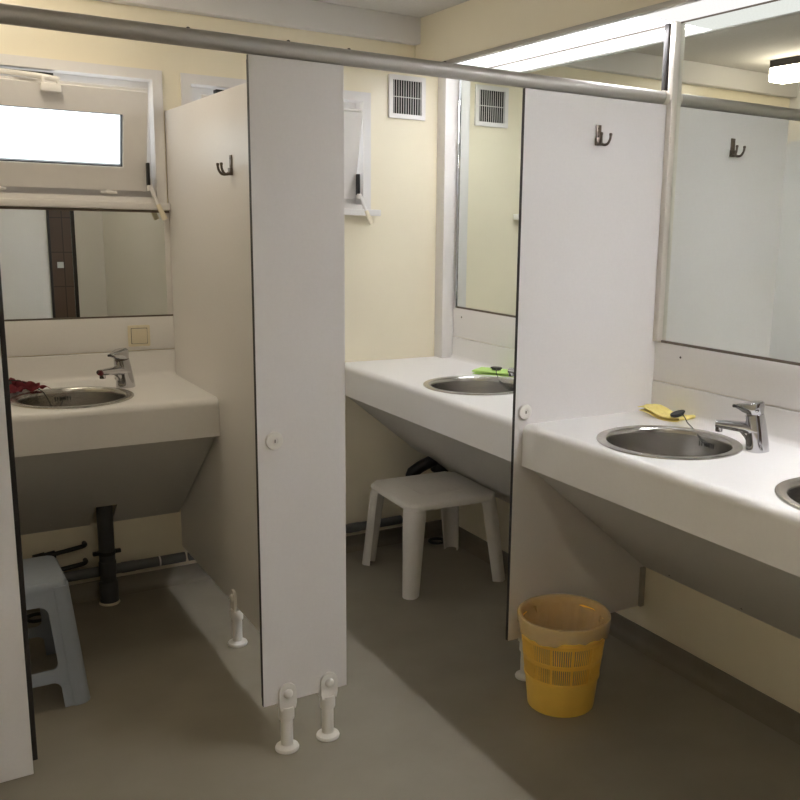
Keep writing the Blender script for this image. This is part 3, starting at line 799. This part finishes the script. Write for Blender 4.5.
for A, B in zip(rings, rings[1:]):
    n = len(A)
    for i in range(n): fs.append(top.faces.new((A[i],A[(i+1)%n],B[(i+1)%n],B[i])))
fs.append(top.faces.new(rings[-1])); fs.append(top.faces.new(rings[0]))
bmesh.ops.recalc_face_normals(top, faces=fs)
obj('seat', top, M['bluestool'], t, local=True, smooth=40)
def side_wall(W0, W1, dep0, dep1, mtx):
    """plate in local XZ; half width W0 (top) to W1 (floor); pushed out from dep0 to dep1; holes cut by construction"""
    def edge(z): f = 1-z/(H2-.02); return W0+(W1-W0)*f
    zt = H2-.02; th = .007
    bm = BM()
    ow = lambda z: edge(z)-.052            # half width of the openings
    # rounded openings: upper arch from .125 to .30, floor gap below .085
    def quad_strip(L, R):
        for (a, b_), (c_, d_) in zip(zip(L, R), zip(L[1:], R[1:])):
            f = [a, b_, d_, c_]; yield f
    polys = []
    zs_open = []
    def open_hw(z):
        if .115 <= z <= .305:
            w = ow(z); r = .028
            if z > .305-r: w -= r-math.sqrt(max(0, r*r-(z-(.305-r))**2))
            if z < .115+r*.7: q = r*.7; w -= q-math.sqrt(max(0, q*q-((.115+q)-z)**2))
            return max(w, .002)
        if z <= .078:
            w = ow(z)-.002; r = .022
            if z > .078-r: w -= r-math.sqrt(max(0, r*r-(z-(.078-r))**2))
            return max(w, .002)
        return 0
    zs = sorted(set([0,.02,.04,.056,.060,.064,.068,.072,.075,.0775,.078,.0785,.1145,.115,.1155,.117,.120,.124,.129,.135,.16,.20,.24,.277,.281,.286,.291,.296,.300,.303,.3045,.305,.3055,.33,zt]))
    for za, zb in zip(zs, zs[1:]):
        zm = (za+zb)/2; solid = open_hw(zm) == 0
        for s in (-1, 1):
            def pt(x, z, o):
                f = 1-z/zt; return (x, -(dep0+(dep1-dep0)*f)-o, z)
            xa0, xb0 = s*edge(za), s*edge(zb)
            xa1, xb1 = (0, 0) if solid else (s*max(open_hw(za), .0), s*max(open_hw(zb), .0))
            vs = [[bm.verts.new(pt(x, z, o)) for x, z in ((xa0, za), (xb0, zb), (xb1, zb), (xa1, za))] for o in (0, -th)]
            A, B = vs
            bm.faces.new(A); bm.faces.new(B)
            bm.faces.new((A[0], A[1], B[1], B[0])); bm.faces.new((A[3], A[2], B[2], B[3]))
            if za == zs[0]: bm.faces.new((A[0], A[3], B[3], B[0]))
            if abs(zb-.078) < 1e-6 or abs(za-.115) < 1e-6 or abs(zb-.305) < 1e-6: pass
        # horizontal lips of the cross bar
    for z, up in ((.078, 1), (.115, 1), (.305, 1)):
        w = ow(z)-.02
        vs = []
        f = 1-z/zt; yy = -(dep0+(dep1-dep0)*f)
        q = [bm.verts.new(p) for p in ((-w, yy, z), (w, yy, z), (w, yy+th, z), (-w, yy+th, z))]
        bm.faces.new(q)
    bmesh.ops.remove_doubles(bm, verts=bm.verts, dist=.0003)
    bmesh.ops.recalc_face_normals(bm, faces=bm.faces)
    return xf(bm, mtx)
for nm, a, W0, W1_, d0, d1 in (('side_wall', 0, tx-.012, bx-.016, ty, by), ('side_wall', PI, tx-.012, bx-.016, ty, by), ('side_wall', PI/2, ty-.012, by-.016, tx, bx), ('side_wall', -PI/2, ty-.012, by-.016, tx, bx)):
    obj(nm, side_wall(W0, W1_, d0, d1, Matrix.Rotation(a, 4, 'Z')), M['bluestool'], t, local=True, smooth=30)
for sx in (-1, 1):
    for sy in (-1, 1):
        b = BM()
        # rounded corner column bulging slightly past the walls
        rings = []
        for k in range(9):
            f = k/8; z = (H2-.016)*(1-f); x = tx+(bx-tx)*f; y = ty+(by-ty)*f
            r = .026+.004*f; o = .0045
            out = []
            for i in range(7):
                a = PI/2*i/6; out.append((x-r+(r+o)*math.cos(a), y-r+(r+o)*math.sin(a)))
            inn = [(x-r-.014, y+o), (x-r-.014, y-.006), (x-r, y-.008), (x-.008, y-r), (x-.006, y-r-.014), (x+o, y-r-.014)]
            rings.append([b.verts.new((sx*p, sy*q, z)) for p, q in out+inn])
        fs = []; n = len(rings[0])
        for A, B in zip(rings, rings[1:]):
            for i in range(n): fs.append(b.faces.new((A[i],A[(i+1)%n],B[(i+1)%n],B[i])))
        fs.append(b.faces.new(rings[0])); fs.append(b.faces.new(rings[-1]))
        bmesh.ops.recalc_face_normals(b, faces=fs)
        obj('leg', b, M['bluestool'], t, local=True, smooth=45)

# ------------------------------------------------------------------ waste basket
BX, BY = 1.644, 2.024
t = thing('waste_basket', 'yellow plastic waste basket with slotted sides under the right counter', 'bin', (BX, BY, 0))
def rad(z): return .1015+(.134-.1015)*z/.29
b = BM()
lathe(b, [(0,.004),(.096,.004),(.099,.0),(rad(0)+.001,.002),(rad(.10),.100),(rad(.105)+.003,.102),(rad(.105)+.003,.109),(rad(.11)-.001,.111),(rad(.11)-.003,.110),(rad(.08)-.003,.08),(rad(.01)-.003,.010),(0,.008)], n=64)
for z in (.163, .168): pass
for za, zb in ((.160, .174), (.226, .240)):
    lathe(b, [(rad(za)-.0015,za),(rad(za)+.002,za+.001),(rad(zb)+.002,zb-.001),(rad(zb)-.0015,zb)], n=64, close=True)
lathe(b, [(rad(.24)-.002,.240),(rad(.24)+.001,.240),(rad(.28)+.001,.277),(rad(.28)+.005,.281),(rad(.29)+.007,.286),(rad(.29)+.006,.291),(rad(.29)+.001,.293),(rad(.29)-.003,.290),(rad(.28)-.002,.278)], n=64, close=True)
def slat(a, za, zb, w, th):
    r0, r1 = rad(za), rad(zb); ca, sa = math.cos(a), math.sin(a)
    vs = []
    for r, z in ((r0, za), (r1, zb)):
        for dr, dw in ((-th/2,-w/2),(th/2,-w/2),(th/2,w/2),(-th/2,w/2)):
            vs.append(b.verts.new(((r+dr)*ca-dw*sa, (r+dr)*sa+dw*ca, z)))
    for q in ((0,1,5,4),(1,2,6,5),(2,3,7,6),(3,0,4,7)): b.faces.new([vs[i] for i in q])
for za, zb in ((.109, .162), (.172, .228)):
    for k in range(120):
        a = 2*PI*(k+.5)/120
        slat(a, za, zb, .0034, .0024)
    for k in range(12): slat(2*PI*k/12+.1, za, zb, .009, .0034)
bmesh.ops.recalc_face_normals(b, faces=b.faces)
obj('basket', b, M['yellow'], t, local=True, smooth=40)
l = BM()
def wob(a, r, z):
    q = .0022*math.sin(a*7+z*30)+.0018*math.sin(a*17-z*55+1)+.0012*math.sin(a*29)
    if z < .2: q *= 1.6
    return r+q, z
lathe(l, [(0,.022),(.05,.020),(.085,.026),(.092,.05),(.101,.11),(.110,.17),(.117,.23),(.1245,.270)], n=96, wob=wob)
def wob2(a, r, z):
    drop = .013*math.sin(a*3+.6)+.006*math.sin(a*8)+.004*math.sin(a*19)
    k = max(0, (.29-z)/.045)
    return r+.0015*math.sin(a*13+z*80)*k+.0012*math.sin(a*31)*k, z+drop*k*.6
m0 = BM(); lathe(m0, [(.1245,.270),(.1275,.288),(.1340,.2955),(.1410,.2945),(.1425,.288),(.1415,.276),(.1400,.262),(.1380,.248)], n=96, wob=wob2)
me = bpy.data.meshes.new('t'); m0.to_mesh(me); m0.free(); l.from_mesh(me); bpy.data.meshes.remove(me)
bmesh.ops.remove_doubles(l, verts=l.verts, dist=.0025)
lo = obj('bin_liner', l, M['liner'], local=True, smooth=60); lo.location = (BX, BY, 0)
tag(lo, 'thin translucent bag lining the yellow waste basket, folded over its rim', 'bag')

# ------------------------------------------------------------------ what the left mirror shows behind the photographer
t = thing('shower_door', 'white shower door seen only as a pale reflection in the left mirror', 'door', (.5, -.62, 0))
obj('board', board(.05, 1.005, -.62, -.607, .15, 2.0, 1), BE, t, smooth=0)
obj('edge_strip', box(BM(), 1.005, 1.022, -.618, -.590, .17, 1.99, .002), M['edge'], t)
support_foot(t, .15, -.6135, 'Y'); support_foot(t, .95, -.6135, 'Y')
t = thing('wall_socket', 'small white plate on the brown tiles, seen in the left mirror', 'switch', (1.17, WF, 1.03))
obj('plate', box(BM(), 1.145, 1.195, WF+.0003, WF+.010, 1.01, 1.06, .003), M['plastic'], t)

# ------------------------------------------------------------------ daylight
w = bpy.data.worlds.new('overcast'); SC.world = w; w.use_nodes = True
w.node_tree.nodes['Background'].inputs['Color'].default_value = (.93, .97, 1, 1)
w.node_tree.nodes['Background'].inputs['Strength'].default_value = 2.1

# ------------------------------------------------------------------ camera
cam = bpy.data.cameras.new('camera'); co = bpy.data.objects.new('camera', cam); COL.objects.link(co)
cam.sensor_width = 36; cam.lens = 36*908.0/800; cam.shift_x = -(474.05-400)/800; cam.shift_y = (401.54-400)/800; cam.clip_start = .02
r = Vector((0.84339815, -0.53681831, 0.02248715)); u = Vector((0.08410838, 0.17324865, 0.98128013)); f = Vector((0.530665, 0.82571848, -0.19126851))
mw = Matrix((( r.x, u.x, -f.x, 0), (r.y, u.y, -f.y, 0), (r.z, u.z, -f.z, 1.4456), (0,0,0,1)))
co.matrix_world = mw
SC.camera = co
vs = SC.view_settings
vs.view_transform = 'Standard'; vs.look = 'None'; vs.gamma = 1; vs.use_curve_mapping = False; vs.exposure = 0.42
cy = SC.cycles
cy.max_bounces = 14; cy.diffuse_bounces = 7; cy.glossy_bounces = 8; cy.transparent_max_bounces = 12
cy.sample_clamp_indirect = 0.0
